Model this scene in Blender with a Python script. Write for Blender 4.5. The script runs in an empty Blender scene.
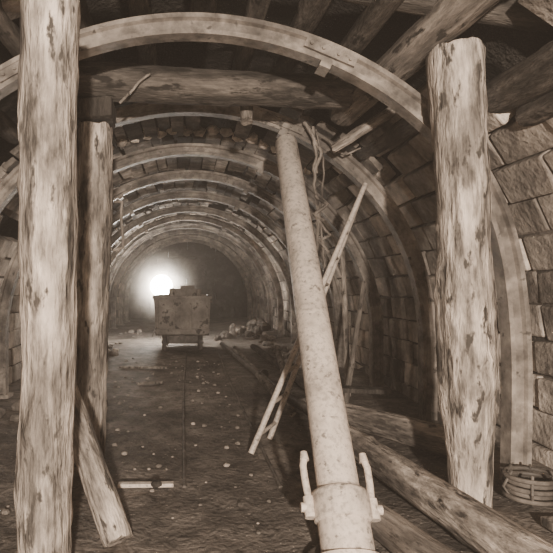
import bpy, math, random
from mathutils import Vector, Matrix, noise
random.seed(7)
S=bpy.context.scene
COL=S.collection
try: S.view_settings.look='AgX - Medium High Contrast'
except Exception: pass

# ---------------------------------------------------------------- helpers
def obj_from(name, verts, faces, mat=None, smooth=False, tones=None, parent=None):
    me=bpy.data.meshes.new(name); me.from_pydata([tuple(v) for v in verts],[],faces); me.update()
    if tones is not None:
        a=me.color_attributes.new('tone','FLOAT_COLOR','POINT')
        for i,t in enumerate(tones): a.data[i].color=(t,t,t,1)
    if smooth:
        for p in me.polygons: p.use_smooth=True
    o=bpy.data.objects.new(name,me); COL.objects.link(o)
    if mat: me.materials.append(mat)
    if parent: o.parent=parent
    return o

class Geo:
    def __init__(s): s.v=[]; s.f=[]; s.t=[]
    def add(s,vs,fs,t=0.5):
        n=len(s.v); s.v+= [Vector(v) for v in vs]; s.f+=[tuple(i+n for i in f) for f in fs]; s.t+=[t]*len(vs)
    def box(s,c,d,M=None,t=0.5,j=0.0,taper=1.0):
        vs=[]
        for z in (-1,1):
            for (x,y) in ((-1,-1),(1,-1),(1,1),(-1,1)):
                k=taper if z<0 else 1.0
                p=Vector((x*d[0]/2*k,y*d[1]/2*k,z*d[2]/2))
                p+=Vector((random.uniform(-j,j),random.uniform(-j,j),random.uniform(-j,j)))
                if M: p=M@p
                vs.append(p+Vector(c))
        s.add(vs,[(0,3,2,1),(4,5,6,7),(0,1,5,4),(1,2,6,5),(2,3,7,6),(3,0,4,7)],t)
    def cyl(s,a,b,ra,rb=None,n=16,t=0.5):
        if rb is None: rb=ra
        a=Vector(a);b=Vector(b);d=(b-a).normalized()
        u=d.orthogonal().normalized();w=d.cross(u)
        vs=[]
        for (c,r) in ((a,ra),(b,rb)):
            for i in range(n):
                an=2*math.pi*i/n; vs.append(c+u*math.cos(an)*r+w*math.sin(an)*r)
        fs=[(i,(i+1)%n,n+(i+1)%n,n+i) for i in range(n)]+[tuple(range(n-1,-1,-1)),tuple(range(n,2*n))]
        s.add(vs,fs,t)
    def lathe(s,a,b,prof,n=32,t=0.5):
        a=Vector(a);b=Vector(b);d=(b-a).normalized()
        u=d.orthogonal().normalized();w=d.cross(u);vs=[];fs=[]
        for (h,r) in prof:
            for i in range(n):
                an=2*math.pi*i/n; vs.append(a+d*h+u*math.cos(an)*r+w*math.sin(an)*r)
        for k in range(len(prof)-1):
            for i in range(n):
                fs.append((k*n+i,k*n+(i+1)%n,(k+1)*n+(i+1)%n,(k+1)*n+i))
        fs.append(tuple(range(n-1,-1,-1))); m=(len(prof)-1)*n; fs.append(tuple(range(m,m+n)))
        s.add(vs,fs,t)
    def tube(s,pts,r,n=8,t=0.5):
        pts=[Vector(p) for p in pts];vs=[];fs=[]
        u=None
        for k,p in enumerate(pts):
            d=(pts[min(k+1,len(pts)-1)]-pts[max(k-1,0)]).normalized()
            if u is None: u=d.orthogonal().normalized()
            u=(u-d*u.dot(d)).normalized(); w=d.cross(u)
            for i in range(n):
                an=2*math.pi*i/n; vs.append(p+(u*math.cos(an)+w*math.sin(an))*r)
        for k in range(len(pts)-1):
            for i in range(n): fs.append((k*n+i,k*n+(i+1)%n,(k+1)*n+(i+1)%n,(k+1)*n+i))
        fs.append(tuple(range(n-1,-1,-1))); m=(len(pts)-1)*n; fs.append(tuple(range(m,m+n)))
        s.add(vs,fs,t)
    def make(s,name,mat,smooth=False,parent=None,bevel=0):
        o=obj_from(name,s.v,s.f,mat,smooth,s.t,parent)
        if bevel:
            m=o.modifiers.new('bevel','BEVEL');m.width=bevel;m.segments=2;m.limit_method='ANGLE'
        if smooth:
            o.data.set_sharp_from_angle(angle=math.radians(40))
        return o

# ---------------------------------------------------------------- materials
def mat(name, stops, scale=4, stretch=(1,1,1), rough=0.9, bump=0.3, bdist=0.02, tone=False, detail=8, metallic=0, spots=None, fine=30, stain=None, stain2=None):
    m=bpy.data.materials.new(name); m.use_nodes=True; N=m.node_tree.nodes; L=m.node_tree.links
    b=N['Principled BSDF']; b.inputs['Roughness'].default_value=rough; b.inputs['Metallic'].default_value=metallic
    b.inputs['Specular IOR Level'].default_value=0.25
    tc=N.new('ShaderNodeTexCoord'); mp=N.new('ShaderNodeMapping'); mp.inputs['Scale'].default_value=stretch
    L.new(tc.outputs['Object'],mp.inputs['Vector'])
    n1=N.new('ShaderNodeTexNoise'); n1.inputs['Scale'].default_value=scale; n1.inputs['Detail'].default_value=detail; n1.inputs['Roughness'].default_value=0.65
    L.new(mp.outputs[0],n1.inputs['Vector'])
    r=N.new('ShaderNodeValToRGB'); cr=r.color_ramp
    while len(cr.elements)<len(stops): cr.elements.new(0.5)
    for e,(p,c) in zip(cr.elements,stops): e.position=p; e.color=(*c,1)
    L.new(n1.outputs['Fac'],r.inputs['Fac']); out=r.outputs['Color']
    def over(out,sc,pos,wd,c,st=None,mult=False):
        n3=N.new('ShaderNodeTexNoise'); n3.inputs['Scale'].default_value=sc; n3.inputs['Detail'].default_value=7; n3.inputs['Roughness'].default_value=.6
        if st:
            m2=N.new('ShaderNodeMapping'); m2.inputs['Scale'].default_value=st; m2.inputs['Location'].default_value=(3.3,1.7,5.1); L.new(tc.outputs['Object'],m2.inputs['Vector']); L.new(m2.outputs[0],n3.inputs['Vector'])
        else: L.new(tc.outputs['Object'],n3.inputs['Vector'])
        rr=N.new('ShaderNodeValToRGB'); rr.color_ramp.elements[0].position=pos; rr.color_ramp.elements[1].position=pos+wd
        L.new(n3.outputs['Fac'],rr.inputs['Fac'])
        mx=N.new('ShaderNodeMixRGB'); mx.blend_type='MULTIPLY' if mult else 'MIX'
        L.new(rr.outputs['Color'],mx.inputs['Fac']); L.new(out,mx.inputs['Color1']); mx.inputs['Color2'].default_value=(*c,1); return mx.outputs['Color']
    if stain: out=over(out,stain[0],stain[1],.22,(stain[2],)*3,stain[3] if len(stain)>3 else None,True)
    if stain2: out=over(out,stain2[0],stain2[1],.12,(stain2[2],)*3,stain2[3] if len(stain2)>3 else None,True)
    if spots: out=over(out,spots[0],spots[1],.06,spots[2],spots[3] if len(spots)>3 else None)
    if tone:
        at=N.new('ShaderNodeAttribute'); at.attribute_name='tone'
        mm=N.new('ShaderNodeMath'); mm.operation='MULTIPLY'; mm.inputs[1].default_value=2.0; L.new(at.outputs['Fac'],mm.inputs[0])
        mx=N.new('ShaderNodeMixRGB'); mx.blend_type='MULTIPLY'; mx.inputs['Fac'].default_value=1
        L.new(out,mx.inputs['Color1']); L.new(mm.outputs[0],mx.inputs['Color2']); out=mx.outputs['Color']
    L.new(out,b.inputs['Base Color'])
    n2=N.new('ShaderNodeTexNoise'); n2.inputs['Scale'].default_value=fine; n2.inputs['Detail'].default_value=8
    L.new(mp.outputs[0],n2.inputs['Vector'])
    ad=N.new('ShaderNodeMath'); ad.operation='ADD'; L.new(n1.outputs['Fac'],ad.inputs[0]); L.new(n2.outputs['Fac'],ad.inputs[1])
    bp=N.new('ShaderNodeBump'); bp.inputs['Strength'].default_value=bump; bp.inputs['Distance'].default_value=bdist
    L.new(ad.outputs[0],bp.inputs['Height']); L.new(bp.outputs[0],b.inputs['Normal'])
    return m
def sep(v): return (v*1.0, v*0.85, v*0.73)
M_wood =mat('timber_bare',[(0.34,sep(.14)),(0.47,sep(.42)),(0.6,sep(.7))],5,(2.5,2.5,0.5),bump=1,bdist=.025,spots=(7,.57,sep(.09),(2.2,2.2,.9)),stain=(2.4,.40,.4,(1.6,1.6,.7)),stain2=(14,.54,.5,(1.6,1.6,.35)),fine=18)
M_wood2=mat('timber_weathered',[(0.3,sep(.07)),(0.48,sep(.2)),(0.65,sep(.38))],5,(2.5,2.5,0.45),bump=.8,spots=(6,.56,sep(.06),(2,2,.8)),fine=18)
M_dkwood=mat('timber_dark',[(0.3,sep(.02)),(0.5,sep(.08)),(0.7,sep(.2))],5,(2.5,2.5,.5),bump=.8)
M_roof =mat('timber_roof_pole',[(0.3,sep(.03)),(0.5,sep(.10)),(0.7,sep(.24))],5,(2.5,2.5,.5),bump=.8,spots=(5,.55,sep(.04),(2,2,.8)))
M_lag  =mat('lagging_boards',[(0.3,sep(.03)),(0.5,sep(.13)),(0.68,sep(.34))],3,(1,1,1),bump=.8,tone=True,stain=(2,.45,.3))
M_steel=mat('arch_steel_dusty',[(0.3,sep(.15)),(0.5,sep(.33)),(0.68,sep(.54))],4,(1,1,1),rough=.55,bump=.35,bdist=.008,spots=(11,.61,sep(.1)),stain=(1.6,.42,.42),stain2=(6,.5,.6))
M_prop =mat('prop_paint',[(0.28,sep(.38)),(0.45,sep(.68)),(0.7,sep(.88))],5,(1,1,1),rough=.55,bump=.5,bdist=.007,spots=(22,.60,sep(.26)),stain=(5,.42,.55),stain2=(40,.5,.75))
M_block=mat('concrete_block',[(0.3,sep(.2)),(0.5,sep(.42)),(0.7,sep(.68))],4,(1,1,1),bump=.9,tone=True,stain=(1.1,.44,.22),fine=22)
M_mortar=mat('mortar',[(0.3,sep(.04)),(0.5,sep(.10)),(0.7,sep(.2))],5,(1,1,1),bump=.6)
M_rock =mat('dark_rock',[(0.3,sep(.015)),(0.5,sep(.045)),(0.72,sep(.16))],2.5,(1,1,1),bump=1,bdist=.08)
M_floor=mat('muddy_floor',[(0.32,sep(.09)),(0.5,sep(.21)),(0.68,sep(.4))],3.6,(1,1,1),bump=.8,bdist=.025,rough=.75,fine=28,stain=(.9,.4,.5),spots=(34,.63,sep(.4)),stain2=(14,.52,.6))
M_stone=mat('rubble_stone',[(0.3,sep(.05)),(0.5,sep(.14)),(0.7,sep(.3))],5,(1,1,1),bump=.6,tone=True)
M_iron =mat('dark_iron',[(0.3,sep(.05)),(0.5,sep(.12)),(0.7,sep(.24))],6,(1,1,1),rough=.55,bump=.3)
M_car  =mat('mine_car_paint',[(0.3,sep(.12)),(0.5,sep(.25)),(0.7,sep(.42))],3,(1,1,1),rough=.6,bump=.4,spots=(6,.55,sep(.08)))
def emis(name,c,s):
    m=bpy.data.materials.new(name);m.use_nodes=True;b=m.node_tree.nodes['Principled BSDF']
    b.inputs['Emission Color'].default_value=(*c,1);b.inputs['Emission Strength'].default_value=s
    return m
M_bulb=emis('lamp_glass_lit',(1,.9,.78),60)

# ---------------------------------------------------------------- logs
def log(name,a,b,ra,rb,mt,bend=0.0,rough=0.06,seed=0,knots=4,sides=28,radf=None):
    a=Vector(a);b=Vector(b);L=(b-a).length;n=max(14,int(L/0.035));rnd=random.Random(seed)
    ks=[(rnd.uniform(.1,.9)*L,rnd.uniform(0,6.28),rnd.uniform(.06,.16)) for _ in range(knots)]
    vs=[];fs=[];off=Vector((seed*3.1,seed*1.7,0))
    for k in range(n+1):
        t=k/n; z=t*L; r0=ra+(rb-ra)*t
        if radf: r0=radf(t)
        cx=bend*math.sin(math.pi*t)+0.015*noise.noise(Vector((seed,0,z*1.3))); cy=0.012*noise.noise(Vector((0,seed,z*1.3)))
        for i in range(sides):
            an=2*math.pi*i/sides
            q=Vector((math.cos(an)*1.4,math.sin(an)*1.4,z*1.5))+off
            r=r0*(1+rough*noise.noise(q)+rough*.8*noise.noise(q*3.3)+rough*.35*noise.noise(q*8)+0.02*noise.noise(Vector((math.cos(an)*6,math.sin(an)*6,z*1.0))+off))
            for (kz,ka,kr) in ks:
                da=(an-ka+math.pi)%(2*math.pi)-math.pi
                r+=r0*kr*math.exp(-((z-kz)/.045)**2-(da/.3)**2)
            zz=z
            if k in(0,n): r*=.95; zz+=0.03*noise.noise(Vector((math.cos(an)*2,math.sin(an)*2,seed)))
            vs.append((cx+r*math.cos(an),cy+r*math.sin(an),zz))
    for k in range(n):
        for i in range(sides): fs.append((k*sides+i,k*sides+(i+1)%sides,(k+1)*sides+(i+1)%sides,(k+1)*sides+i))
    fs.append(tuple(range(sides-1,-1,-1)));fs.append(tuple(range(n*sides,(n+1)*sides)))
    o=obj_from(name,vs,fs,mt,True); o.data.set_sharp_from_angle(angle=math.radians(50))
    o.matrix_world=Matrix.Translation(a)@(b-a).to_track_quat('Z','Y').to_matrix().to_4x4()
    return o

R=2.3; ZS=0.71; CX=0.02; YB=20.5
# ---------------------------------------------------------------- floor
nx,ny=120,420; x0,x1,y0,y1=-2.9,2.9,-4,YB+.4
def fz(x,y):
    z=0.04*noise.noise(Vector((x*1.1,y*.8,0)))+0.018*noise.noise(Vector((x*3.1,y*2.9,3)))+0.014*noise.noise(Vector((x*8,y*7.5,7)))
    if x>1.2: z+=min(.1,(x-1.2)*.1)
    return z-.02
vs=[];fs=[]
for j in range(ny+1):
    for i in range(nx+1):
        x=x0+(x1-x0)*i/nx;y=y0+(y1-y0)*(j/ny)**1.3; vs.append((x,y,fz(x,y)))
for j in range(ny):
    for i in range(nx):
        q=j*(nx+1)+i; fs.append((q,q+1,q+nx+2,q+nx+1))
obj_from('floor',vs,fs,M_floor,True)

# ---------------------------------------------------------------- rock shell (ceiling)
na=60;nl=130
def shell(name,a0,a1,rad,ya,yb,mt,amp):
    vs=[];fs=[]
    for j in range(nl+1):
        y=ya+(yb-ya)*j/nl
        for i in range(na+1):
            a=a0+(a1-a0)*i/na
            q=Vector((math.cos(a)*2.2,math.sin(a)*2.2,y))
            r=rad+amp*noise.noise(q*.9)+amp*.6*abs(noise.noise(q*2.4))+amp*.2*noise.noise(q*6)
            vs.append((CX+r*math.cos(a),y,ZS+r*math.sin(a)))
    for j in range(nl):
        for i in range(na):
            q=j*(na+1)+i; fs.append((q,q+na+1,q+na+2,q+1))
    return obj_from(name,vs,fs,mt,False)
shell('ceiling',math.radians(-20),math.radians(200),2.82,-4,YB+.4,M_rock,.16)
g=Geo()
for j in range(14):
    for i in range(16):
        g.box((-2.8+i*.37+random.uniform(-.05,.05),YB+random.uniform(-.1,.1),.1+j*.27),(.4,.35,.3),t=random.uniform(.4,.9),j=.04)
g.make('wall_back',M_rock)

# ---------------------------------------------------------------- block walls
def blockwall(name,sgn,ya,yb,amax):
    g=Geo(); rad=2.44; th=.16; h=.245; ln=.48
    rows=[]
    z=-.05
    while z<ZS-.05: rows.append(('s',z)); z+=h
    a=(z-ZS)/rad
    while a<amax: rows.append(('c',a)); a+=h/rad
    for k,(kind,v) in enumerate(rows):
        y=ya-(ln/2 if k%2 else 0)
        while y<yb:
            l=ln*random.uniform(.75,1.2); gap=.008
            t=random.uniform(.28,.75)
            lim=amax-(.3 if y<3.0 else (.12 if y<4.8 else 0))
            if kind=='c' and (v>lim or (v>lim-.25 and random.random()<.3)): y+=l; continue
            pr=random.uniform(-.035,.02)
            jj=lambda:random.uniform(-.014,.014)
            if kind=='s':
                P=[(CX+sgn*p[0],p[1]) for p in [(rad+pr,v+gap),(rad+th,v+gap),(rad+th,v+h-gap),(rad+pr,v+h-gap)]]
            else:
                P=[]
                for (r_,a_) in ((rad+pr,v+gap/rad),(rad+th,v+gap/rad),(rad+th,v+(h-gap)/rad),(rad+pr,v+(h-gap)/rad)):
                    P.append((CX+sgn*r_*math.cos(a_),ZS+r_*math.sin(a_)))
            vs=[(p[0]+jj(),yy+jj(),p[1]+jj()) for yy in (y+gap,y+l-gap) for p in P]
            f=[(0,1,2,3),(7,6,5,4),(0,4,5,1),(1,5,6,2),(2,6,7,3),(3,7,4,0)]
            g.add(vs,f,t); y+=l
    o=g.make(name,M_block,bevel=.016)
    g=Geo(); path=[(rad+.025,-.1),(rad+.025,ZS)]+[((rad+.025)*math.cos(x*.05),ZS+(rad+.025)*math.sin(x*.05)) for x in range(1,int((amax-.32)/.05))]
    vs=[]
    for (px_,pz_) in path: vs+=[(CX+sgn*px_,ya,pz_),(CX+sgn*px_,yb,pz_)]
    g.add(vs,[(2*i,2*i+1,2*i+3,2*i+2) for i in range(len(path)-1)])
    m=g.make('mortar_bed',M_mortar); m.parent=o
    return o
blockwall('wall_right',1,.2,YB,.92)
blockwall('wall_left',-1,.2,YB,.7)

# ---------------------------------------------------------------- steel arches
def arch(name,Y,fish=(67,118),sq=None):
    hw=.055; D=.13
    prof=[(0,-hw),(0,hw),(-.028,hw),(-.04,hw-.024),(-D+.04,hw-.024),(-D+.028,hw),(-D,hw),(-D,-hw),(-D+.028,-hw),(-D+.04,-hw+.024),(-.04,-hw+.024),(-.028,-hw)]
    path=[]
    def q_(x):
        return x/(1+(abs(x)/sq)**12)**(1/12) if sq else x
    rj=R+random.uniform(-.02,.02); dz=random.uniform(-.02,.02) if Y>5 else 0; tl=random.uniform(-.05,.05) if Y>5 else 0
    for k in range(6): path.append((q_(rj),-.03+(ZS+.03)*k/6,1,0))
    for k in range(97):
        a=math.pi*k/96; path.append((q_(rj*math.cos(a)),ZS+rj*math.sin(a)+dz*math.sin(a),math.cos(a),math.sin(a)))
    for k in range(5,-1,-1): path.append((-q_(rj),-.03+(ZS+.03)*k/6,-1,0))
    vs=[];fs=[];n=len(prof)
    for (x,z,nx_,nz_) in path:
        w=.014*noise.noise(Vector((x*.9,Y,z*.9)))
        for (r_,y_) in prof: vs.append((CX+x+nx_*(r_+w),Y+y_+tl*z/3,z+nz_*(r_+w)))
    for k in range(len(path)-1):
        for i in range(n): fs.append((k*n+i,(k+1)*n+i,(k+1)*n+(i+1)%n,k*n+(i+1)%n))
    fs.append(tuple(range(n)));m=(len(path)-1)*n;fs.append(tuple(range(m+n-1,m-1,-1)))
    g=Geo(); g.add(vs,fs)
    for ad in fish:
        a=math.radians(ad); M=Matrix.Rotation(-a,4,'Y')
        zz=ZS+dz+(rj-D/2)*math.sin(a)
        for s in(-1,1):
            c=Vector((CX+(rj-D/2)*math.cos(a),Y+tl*zz/3+s*(hw-.012),zz))
            g.box(c,(.06,.022,.34),M)
            for q in(-.13,-.05,.05,.13):
                cc=c+M@Vector((0,0,q)); g.cyl(cc,cc+Vector((0,s*.025,0)),.012,n=6)
        c=Vector((CX+(rj-D-.02)*math.cos(a),Y+tl*zz/3,ZS+dz+(rj-D-.02)*math.sin(a)))
        g.box(c,(.05,.13,.07),M)
    for s in(-1,1): g.box((CX+s*(q_(rj)-D/2),Y,.01),(.22,.18,.04))
    return obj_from(name,g.v,g.f,M_steel,False)
AY=[3.28,4.75,6.15,7.75,9.3,10.9,12.5,14.1,15.7,17.3,18.9]
for i,y in enumerate(AY): arch('steel_arch' ,y,sq=(2.2 if i==0 else 2.5 if i==1 else None))

# ---------------------------------------------------------------- lagging boards above arches
g=Geo()
def bay(ya,yb,a0,a1,w,skip,rr=2.345,tlo=.15,thi=1.1):
    a=a0
    while a<a1:
        ww=w*random.uniform(.7,1.2)
        if random.random()>skip:
            am=a+ww/2/rr; rad=rr+random.uniform(0,.06)
            c=(CX+rad*math.cos(am),(ya+yb)/2+random.uniform(-.05,.05),ZS+rad*math.sin(am))
            M=Matrix.Rotation(-am,4,'Y')@Matrix.Rotation(random.uniform(-.04,.04),4,'X')
            g.box(c,(.05,yb-ya+random.uniform(.02,.2),ww*.93),M,t=random.uniform(tlo,thi),j=.008)
        a+=ww/rr
for k in range(1,len(AY)-1):
    bay(AY[k],AY[k+1],math.radians(44),math.radians(142),.17,.10 if k>1 else .3)
bay(AY[-1],YB,math.radians(40),math.radians(142),.17,.1)
g.make('roof_lagging_boards',M_lag,bevel=.006)

g=Geo()
def stone(c,s,t,sq=.8,seed=0):
    vs=[];fs=[];n=8;m=5
    off=Vector((seed*1.3,seed*.7,0))
    for j in range(m+1):
        ph=-math.pi/2+math.pi*j/m
        for i in range(n):
            th=2*math.pi*i/n
            d=Vector((math.cos(ph)*math.cos(th),math.cos(ph)*math.sin(th),math.sin(ph)*sq))
            r=1+.35*noise.noise(d*1.6+off)
            vs.append(Vector(c)+Vector((d.x*s[0],d.y*s[1],d.z*s[2]))*r)
    for j in range(m):
        for i in range(n): fs.append((j*n+i,j*n+(i+1)%n,(j+1)*n+(i+1)%n,(j+1)*n+i))
    g.add(vs,fs,t)
for i in range(18):
    a=math.radians(116-i*3.6)
    stone((CX+2.42*math.cos(a),6.0+random.uniform(-.1,.05),ZS+2.38*math.sin(a)),(.075,.08,.06),random.uniform(1.4,2.6),1,i)
g.make('roof_packing_stones',M_stone)

# roof poles over first bays
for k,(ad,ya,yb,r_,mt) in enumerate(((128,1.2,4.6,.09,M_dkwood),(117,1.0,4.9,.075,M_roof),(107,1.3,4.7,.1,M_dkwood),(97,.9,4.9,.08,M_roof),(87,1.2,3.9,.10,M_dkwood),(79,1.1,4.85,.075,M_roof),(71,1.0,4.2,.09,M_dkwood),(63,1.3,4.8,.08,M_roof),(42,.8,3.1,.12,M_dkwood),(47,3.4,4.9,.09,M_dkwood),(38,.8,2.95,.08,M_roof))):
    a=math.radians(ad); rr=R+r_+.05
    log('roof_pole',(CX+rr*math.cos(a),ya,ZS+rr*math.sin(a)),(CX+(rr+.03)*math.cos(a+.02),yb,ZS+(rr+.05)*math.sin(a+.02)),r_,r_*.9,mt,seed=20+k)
g=Geo()
for (x,y,z,l,w,an) in ((-.35,2.75,3.08,.9,.16,.1),(.45,2.6,3.1,.8,.14,-.12),(1.95,2.5,2.55,.7,.2,-.7),(2.1,3.6,2.45,.6,.22,-.8),(-.9,3.0,2.95,.5,.16,.4)):
    g.box((x,y,z),(l,w,.05),Matrix.Rotation(-an,4,'Y')@Matrix.Rotation(random.uniform(-.3,.3),4,'Z'),t=random.uniform(.7,1.4),j=.012)
g.make('roof_boards',M_lag,bevel=.006)

# ---------------------------------------------------------------- timber posts
log('timber_post',(-.63,2.3,-.05),(-.605,2.3,2.62),.112,.128,M_wood,seed=1,knots=12,bend=-.01,rough=.11)
log('timber_post',(-.785,4.0,-.05),(-.71,4.0,2.53),.145,.135,M_wood,seed=2,knots=9,bend=.01,rough=.11)
def rf(t):
    P=[(0,.105),(.12,.118),(.3,.15),(.42,.148),(.6,.134),(.8,.136),(1,.150)]
    for (a,ra),(b,rb) in zip(P,P[1:]):
        if t<=b: u=(t-a)/(b-a); u=u*u*(3-2*u); return ra+(rb-ra)*u
    return .15
log('timber_post',(1.635,3.0,-.02),(1.54,3.0,2.67),.135,.158,M_wood,seed=3,knots=14,bend=.025,radf=rf,rough=.12)
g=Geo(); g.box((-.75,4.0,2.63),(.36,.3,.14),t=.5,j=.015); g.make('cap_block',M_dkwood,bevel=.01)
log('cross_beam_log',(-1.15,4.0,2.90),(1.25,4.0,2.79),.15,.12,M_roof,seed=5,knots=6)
log('roof_beam_log',(1.30,4.35,2.74),(1.62,1.6,2.89),.11,.125,M_wood2,seed=6)
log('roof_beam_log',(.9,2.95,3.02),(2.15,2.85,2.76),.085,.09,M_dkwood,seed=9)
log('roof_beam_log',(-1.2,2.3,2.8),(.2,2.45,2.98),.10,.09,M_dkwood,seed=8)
log('roof_wedge_log',(1.16,4.15,2.40),(1.60,3.95,2.66),.035,.045,M_wood,seed=10)
log('stub_prop',(.48,4.22,2.64),(.5,4.4,3.05),.05,.05,M_wood2,seed=11)
log('leaning_timber_prop',(-.345,2.62,.02),(-.80,3.15,.86),.078,.07,M_wood,seed=12,knots=3)

# ---------------------------------------------------------------- steel prop
a=Vector((.752,2.4,0));b=Vector((.875,4.62,2.58));Lp=(b-a).length
e=bpy.data.objects.new('steel_prop',None);COL.objects.link(e)
g=Geo()
g.lathe(a,b,[(.0,.12),(.02,.15),(.05,.15),(.06,.125),(.20,.125),(.21,.138),(.24,.142),(.33,.142),(.345,.135),(.36,.108),(.37,.106)],n=40)
g.make('base_socket',M_prop,True,e)
g=Geo(); g.lathe(a,b,[(.36,.106),(.38,.106),(1.6,.104),(2.6,.1),(Lp-.03,.096),(Lp,.09)],n=40)
g.make('tube',M_prop,True,e)
g=Geo()
d=(b-a).normalized(); side=Vector((1,0,0)); side=(side-d*side.dot(d)).normalized()
for s in(-1,1):
    p=a+d*.27+side*s*.155
    g.cyl(p-d*.05,p+d*.05,.03,n=12)
    g.cyl(p-side*s*.03,p+side*s*.045,.024,n=12)
    g.tube([p+d*.04,p+d*.12+side*s*.008,p+d*.21+side*s*.012,p+d*.26-side*s*.002],.019,n=10)
    g.cyl(p+d*.24,p+d*.285,.025,.018,n=10)
g.make('wing_lugs',M_prop,True,e)
g=Geo(); g.cyl(a-Vector((0,0,.03)),a+Vector((0,0,.03)),.2,n=28); g.make('foot_plate',M_iron,False,e,bevel=.006)

# ---------------------------------------------------------------- ladder
e=bpy.data.objects.new('ladder',None);COL.objects.link(e)
fa=Vector((.495,4.06,0));ta=Vector((1.56,4.56,2.2));fb=Vector((.70,4.44,0));tb=Vector((1.66,4.94,2.2))
g=Geo()
g.cyl(fa,ta,.024,.022,n=12);g.cyl(fb,tb,.024,.022,n=12)
g.make('rails',M_prop,True,e)
g=Geo()
for i in range(9):
    t=.06+i*.108; g.cyl(fa.lerp(ta,t),fb.lerp(tb,t),.016,n=10)
g.make('rungs',M_prop,True,e)

# ---------------------------------------------------------------- timber on floor at right
log('felled_log',(1.20,4.0,.15),(1.50,1.9,.14),.10,.112,M_wood,seed=14,knots=5)
log('felled_log',(1.38,4.75,.15),(1.96,3.6,.19),.10,.11,M_wood,seed=15,knots=3)
log('felled_log',(.98,2.75,.09),(1.2,1.85,.10),.085,.09,M_wood2,seed=16,knots=3)
log('felled_log',(1.55,5.6,.12),(1.35,5.0,.14),.07,.07,M_wood2,seed=17,knots=3)
g=Geo()
M=Matrix.Rotation(.06,4,'Z'); g.box((1.93,2.25,.09),(.16,.9,.05),M,j=.005)
g.make('plank',M_wood2,bevel=.005)
g=Geo(); M=Matrix.Rotation(-.25,4,'Z'); g.box((1.7,5.15,.28),(.6,.2,.04),M,j=.005); g.make('plank',M_dkwood,bevel=.005)
g=Geo(); M=Matrix.Rotation(.03,4,'Z'); g.box((-.27,3.37,.02),(.36,.05,.025),M); g.make('plank',M_prop,bevel=.004)
g=Geo(); M=Matrix.Rotation(-.1,4,'Z'); g.box((-.7,8.2,.02),(.75,.09,.03),M); g.make('plank',M_wood,bevel=.004)
g=Geo(); M=Matrix.Rotation(.3,4,'Z'); g.box((-.5,6.9,.02),(.35,.07,.03),M); g.make('plank',M_wood2,bevel=.004)
g=Geo(); g.tube([(.72,11,.08),(.9,8,.09),(1.1,6,.08),(1.3,4.4,.08)],.045,n=14)
for y in (9.5,7.2,5.4):
    x=.72+(11-y)*.088; g.cyl((x-.004,y+.03,.085),(x+.004,y-.03,.085),.065,n=14)
g.make('floor_pipe',M_iron,True)
log('long_pole',(.95,10.4,.07),(1.0,5.0,.09),.04,.045,M_wood2,seed=30)
log('long_pole',(1.3,10.3,.10),(1.45,5.9,.10),.06,.06,M_dkwood,seed=31)
log('long_pole',(1.6,9.3,.2),(1.25,6.6,.12),.05,.05,M_wood2,seed=32)
for xr in (-.03,.60):
    g=Geo(); pts=[(xr+.015*math.sin(y*.7),y,-.012+.5*fz(xr,y)+.008) for y in [3.4+k*.35 for k in range(20)]]
    g.tube(pts,.014,n=8)
    g.tube([(p[0],p[1],p[2]-.03) for p in pts],.022,n=8); g.make('track_rail',M_iron,True)

log('wall_stake',(1.86,6.0,.02),(1.80,6.05,1.75),.035,.03,M_wood,seed=40,knots=1)
log('wall_stake',(1.70,5.6,.02),(1.95,5.75,1.35),.03,.025,M_wood2,seed=41,knots=1)

g=Geo()
for kk in range(5):
    r_=.14-.012*(kk%2); z=.11+kk*.028
    pts=[(1.97+r_*math.cos(t*math.pi/12),2.98+r_*math.sin(t*math.pi/12)*.9,z) for t in range(25)]
    g.tube(pts,.013,n=8)
for kk in range(6):
    an=kk*math.pi/3; g.tube([(1.97+.11*math.cos(an),2.98+.11*math.sin(an),.09),(1.97+.16*math.cos(an),2.98+.15*math.sin(an),.16),(1.97+.11*math.cos(an),2.98+.11*math.sin(an),.25)],.008,n=6)
g.make('wire_rope_coil',M_iron,True)

# ---------------------------------------------------------------- hanging wires
g=Geo()
def wire(pts,r=.008):
    out=[];P=[Vector(p) for p in pts]
    for i in range(len(P)-1):
        for s in range(6):
            t=s/6; q=P[i].lerp(P[i+1],t); q+=Vector((.03*noise.noise(q*7),.02*noise.noise(q*9+Vector((5,0,0))),0)); out.append(q)
    out.append(P[-1]); g.tube(out,r,n=6)
wire([(1.12,4.62,2.72),(1.14,4.6,2.4),(1.1,4.58,2.2),(1.16,4.58,1.95),(1.13,4.56,1.6)],.014)
wire([(1.16,4.64,2.70),(1.22,4.6,2.3),(1.17,4.58,2.0),(1.2,4.56,1.5),(1.16,4.56,1.25)],.008)
wire([(1.05,4.62,2.76),(1.18,4.6,2.5),(1.14,4.6,2.3)],.018)
wire([(1.1,4.55,2.1),(1.22,4.55,2.02),(1.12,4.55,1.93),(1.2,4.56,1.88)],.014)
wire([(1.2,4.6,2.62),(1.38,4.55,2.45),(1.5,4.5,2.5)],.008)
wire([(1.08,4.6,2.0),(1.25,4.55,1.75),(1.15,4.55,1.7),(1.24,4.55,1.6)],.012)
g.make('hanging_wires',M_wood2,True)
g=Geo(); wire([(-.56,3.98,1.95),(-.50,3.95,1.95),(-.49,3.95,1.6),(-.57,3.98,1.58)],.01); wire([(-.5,3.84,2.66),(-.35,3.82,2.8),(-.27,3.8,2.86)],.01)
g.make('iron_hooks',M_wood2,True)

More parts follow.
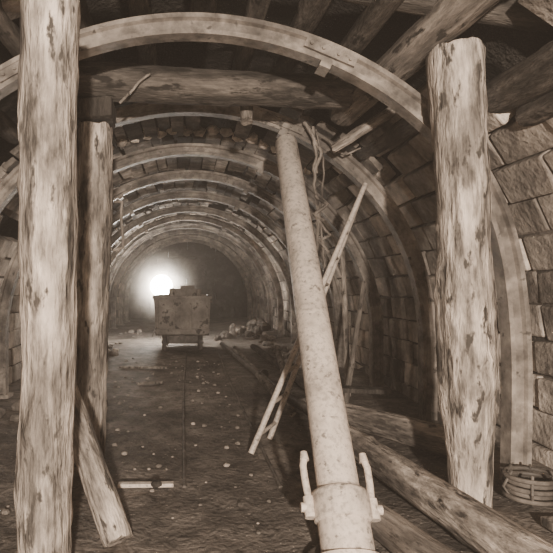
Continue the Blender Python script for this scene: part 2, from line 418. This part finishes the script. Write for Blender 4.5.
# ---------------------------------------------------------------- mine car (box-bodied)
e=bpy.data.objects.new('mine_car',None);COL.objects.link(e)
cx,cy=-.1,10.9
g=Geo()
def tub(z0,z1,w0,w1,l0,l1,th,t=.5):
    vs=[]
    for (z,w,l) in ((z0,w0,l0),(z1,w1,l1),(z1,w1-th*2,l1-th*2),(z0+th,w0-th*2,l0-th*2)):
        vs+= [(cx+x*w/2,cy+y*l/2,z) for x,y in((-1,-1),(1,-1),(1,1),(-1,1))]
    fs=[(0,3,2,1)]
    for k in range(3):
        for i in range(4): fs.append((k*4+i,k*4+(i+1)%4,(k+1)*4+(i+1)%4,(k+1)*4+i))
    fs.append((12,13,14,15)); g.add(vs,fs,t)
tub(.34,1.08,1.04,1.1,1.6,1.7,.03)
g.make('body',M_car,False,e,bevel=.02)
g=Geo()
for s in(-1,1):
    g.box((cx+s*.55,cy,1.08),(.05,1.78,.06)); g.box((cx,cy+s*.86,1.08),(1.14,.05,.06))
for x in(-.48,-.16,.16,.48): g.box((cx+x,cy-.84,.72),(.04,.05,.72),Matrix.Rotation(.06,4,'X'))
g.box((cx,cy-.86,.42),(1.04,.06,.1))
g.box((cx+.08,cy+.2,1.16),(.62,.7,.16)); g.box((cx+.1,cy+.1,1.27),(.3,.3,.08)); g.cyl((cx-.22,cy-.3,1.0),(cx-.22,cy-.3,1.26),.06,n=14)
g.cyl((cx+.33,cy-.3,1.0),(cx+.33,cy-.3,1.22),.05,n=14)
g.make('rim_and_load',M_car,False,e,bevel=.008)
g=Geo()
g.box((cx,cy,.30),(.5,1.7,.1)); g.box((cx,cy-.9,.28),(.5,.12,.14)); g.cyl((cx,cy-.94,.30),(cx,cy-1.02,.30),.08,n=16)
for sy in(-.5,.5):
    g.cyl((cx-.42,cy+sy,.18),(cx+.42,cy+sy,.18),.03)
    for s in(-1,1):
        g.cyl((cx+s*.34,cy+sy,.17),(cx+s*.40,cy+sy,.17),.16,n=24); g.cyl((cx+s*.32,cy+sy,.17),(cx+s*.34,cy+sy,.17),.185,n=24)
        g.box((cx+s*.28,cy+sy,.27),(.06,.2,.12))
g.make('undercarriage',M_iron,False,e)

# ---------------------------------------------------------------- work lamp beyond the car
e=bpy.data.objects.new('tunnel_work_lamp',None);COL.objects.link(e)
lx,ly,lz=-.66,13.2,1.30
g=Geo(); g.lathe((lx,ly-.02,lz),(lx,ly-.2,lz),[(0,.27),(.03,.27),(.08,.22),(.11,.08)],n=32); g.make('lens',M_bulb,True,e)
g=Geo(); g.lathe((lx,ly-.05,lz),(lx,ly+.3,lz),[(0,.3),(.05,.3),(.15,.24),(.28,.1),(.34,.06)],n=32)
g.cyl((lx,ly+.1,lz-.22),(lx,ly+.1,.35),.02)
for k_ in range(3):
    an=k_*2.094+.5; g.cyl((lx,ly+.1,.6),(lx+.3*math.cos(an),ly+.1+.3*math.sin(an),-.01),.014,n=8)
g.make('housing_and_stand',M_iron,True,e)
m=bpy.data.materials.new('lamp_halo_scatter');m.use_nodes=True;N=m.node_tree.nodes;L=m.node_tree.links;N.clear()  # added ball of haze, densest at the lamp, to form its glow halo
o_=N.new('ShaderNodeOutputMaterial');v=N.new('ShaderNodeVolumeScatter');v.inputs['Color'].default_value=(1,.88,.76,1);v.inputs['Anisotropy'].default_value=.4
tc=N.new('ShaderNodeTexCoord');gr=N.new('ShaderNodeTexGradient');gr.gradient_type='SPHERICAL';mp=N.new('ShaderNodeMapping');mp.inputs['Scale'].default_value=(1/1.15,)*3
ns=N.new('ShaderNodeTexNoise');ns.inputs['Scale'].default_value=2.5
mu=N.new('ShaderNodeMath');mu.operation='MULTIPLY';pw=N.new('ShaderNodeMath');pw.operation='POWER';pw.inputs[1].default_value=2.2;m3=N.new('ShaderNodeMath');m3.operation='MULTIPLY';m3.inputs[1].default_value=4.5
L.new(tc.outputs['Object'],mp.inputs[0]);L.new(mp.outputs[0],gr.inputs[0]);L.new(tc.outputs['Object'],ns.inputs[0])
L.new(gr.outputs['Fac'],pw.inputs[0]);L.new(pw.outputs[0],mu.inputs[0]);L.new(ns.outputs['Fac'],mu.inputs[1]);L.new(mu.outputs[0],m3.inputs[0]);L.new(m3.outputs[0],v.inputs['Density']);L.new(v.outputs[0],o_.inputs['Volume'])
g=Geo(); g.lathe((0,0,-1.15),(0,0,1.15),[(1.15-1.15*math.cos(k*math.pi/12),max(.01,1.15*math.sin(k*math.pi/12))) for k in range(13)],n=24)
dc=g.make('lamp_halo_haze',m,True,e); dc.location=(lx,ly-.2,lz)

# ---------------------------------------------------------------- rubble
g=Geo()
for i in range(240):
    u=random.random()
    if u<.25: x=random.uniform(1.65,1.98);y=random.uniform(6.3,15);s=random.uniform(.03,.11)
    elif u<.42: x=random.uniform(-1.95,-1.3);y=random.uniform(5,15);s=random.uniform(.03,.11)
    else:
        x=random.choice((random.uniform(-1.1,-.08),random.uniform(.04,.55)));y=random.uniform(2.7,9.5);s=random.uniform(.006,.026)
    stone((x,y,fz(x,y)+s*.3),(s,s*random.uniform(.7,1.3),s*.8),random.uniform(.4,1.5),.8,i+50)
for i in range(34):
    s=random.uniform(.06,.14); x=random.uniform(.7,1.85);y=random.uniform(11.3,13.4); stone((x,y,fz(x,y)+s*.4+random.uniform(0,.1)+max(0,(x-.8)*.25)),(s,s,s),random.uniform(.25,.6),.8,i+200)
g.make('rubble',M_stone)
g=Geo(); stone((-.2,3.30,.05),(.035,.03,.03),.2,.8,400); g.make('stone',M_stone)

# ---------------------------------------------------------------- lights
def plight(name,loc,p,r,c=(1,.91,.81)):
    l=bpy.data.lights.new(name,'POINT');l.energy=p;l.shadow_soft_size=r;l.color=c
    o=bpy.data.objects.new(name,l);o.location=loc;COL.objects.link(o);return o
plight('flash_light',(.25,-2.6,1.75),2050,.08)
plight('arch_fill_light',(-.9,7.4,1.7),35,.1)  # added fill with no fixture, lifts the middle arches
plight('lamp_light',(lx,ly-.5,lz),300,.2)
plight('deep_fill_light',(0,16.4,1.9),40,.2)  # added fill with no fixture, brightens the farthest arches
w=bpy.data.worlds.new('mine_air');S.world=w;w.use_nodes=True
WN=w.node_tree.nodes
WN['Background'].inputs['Color'].default_value=(1,.84,.74,1);WN['Background'].inputs['Strength'].default_value=.2
v=WN.new('ShaderNodeVolumeScatter');v.inputs['Color'].default_value=(1,.88,.78,1);v.inputs['Density'].default_value=.014;v.inputs['Anisotropy'].default_value=.0
w.node_tree.links.new(v.outputs[0],WN['World Output'].inputs['Volume'])

# ---------------------------------------------------------------- camera
cd=bpy.data.cameras.new('camera');cam=bpy.data.objects.new('camera',cd);COL.objects.link(cam)
cam.location=(0,0,1.31);cam.rotation_euler=(math.radians(90),0,0)
cd.sensor_width=36;cd.lens=36*520/553;cd.shift_x=89/553;cd.shift_y=9/553;cd.clip_start=.05
S.camera=cam
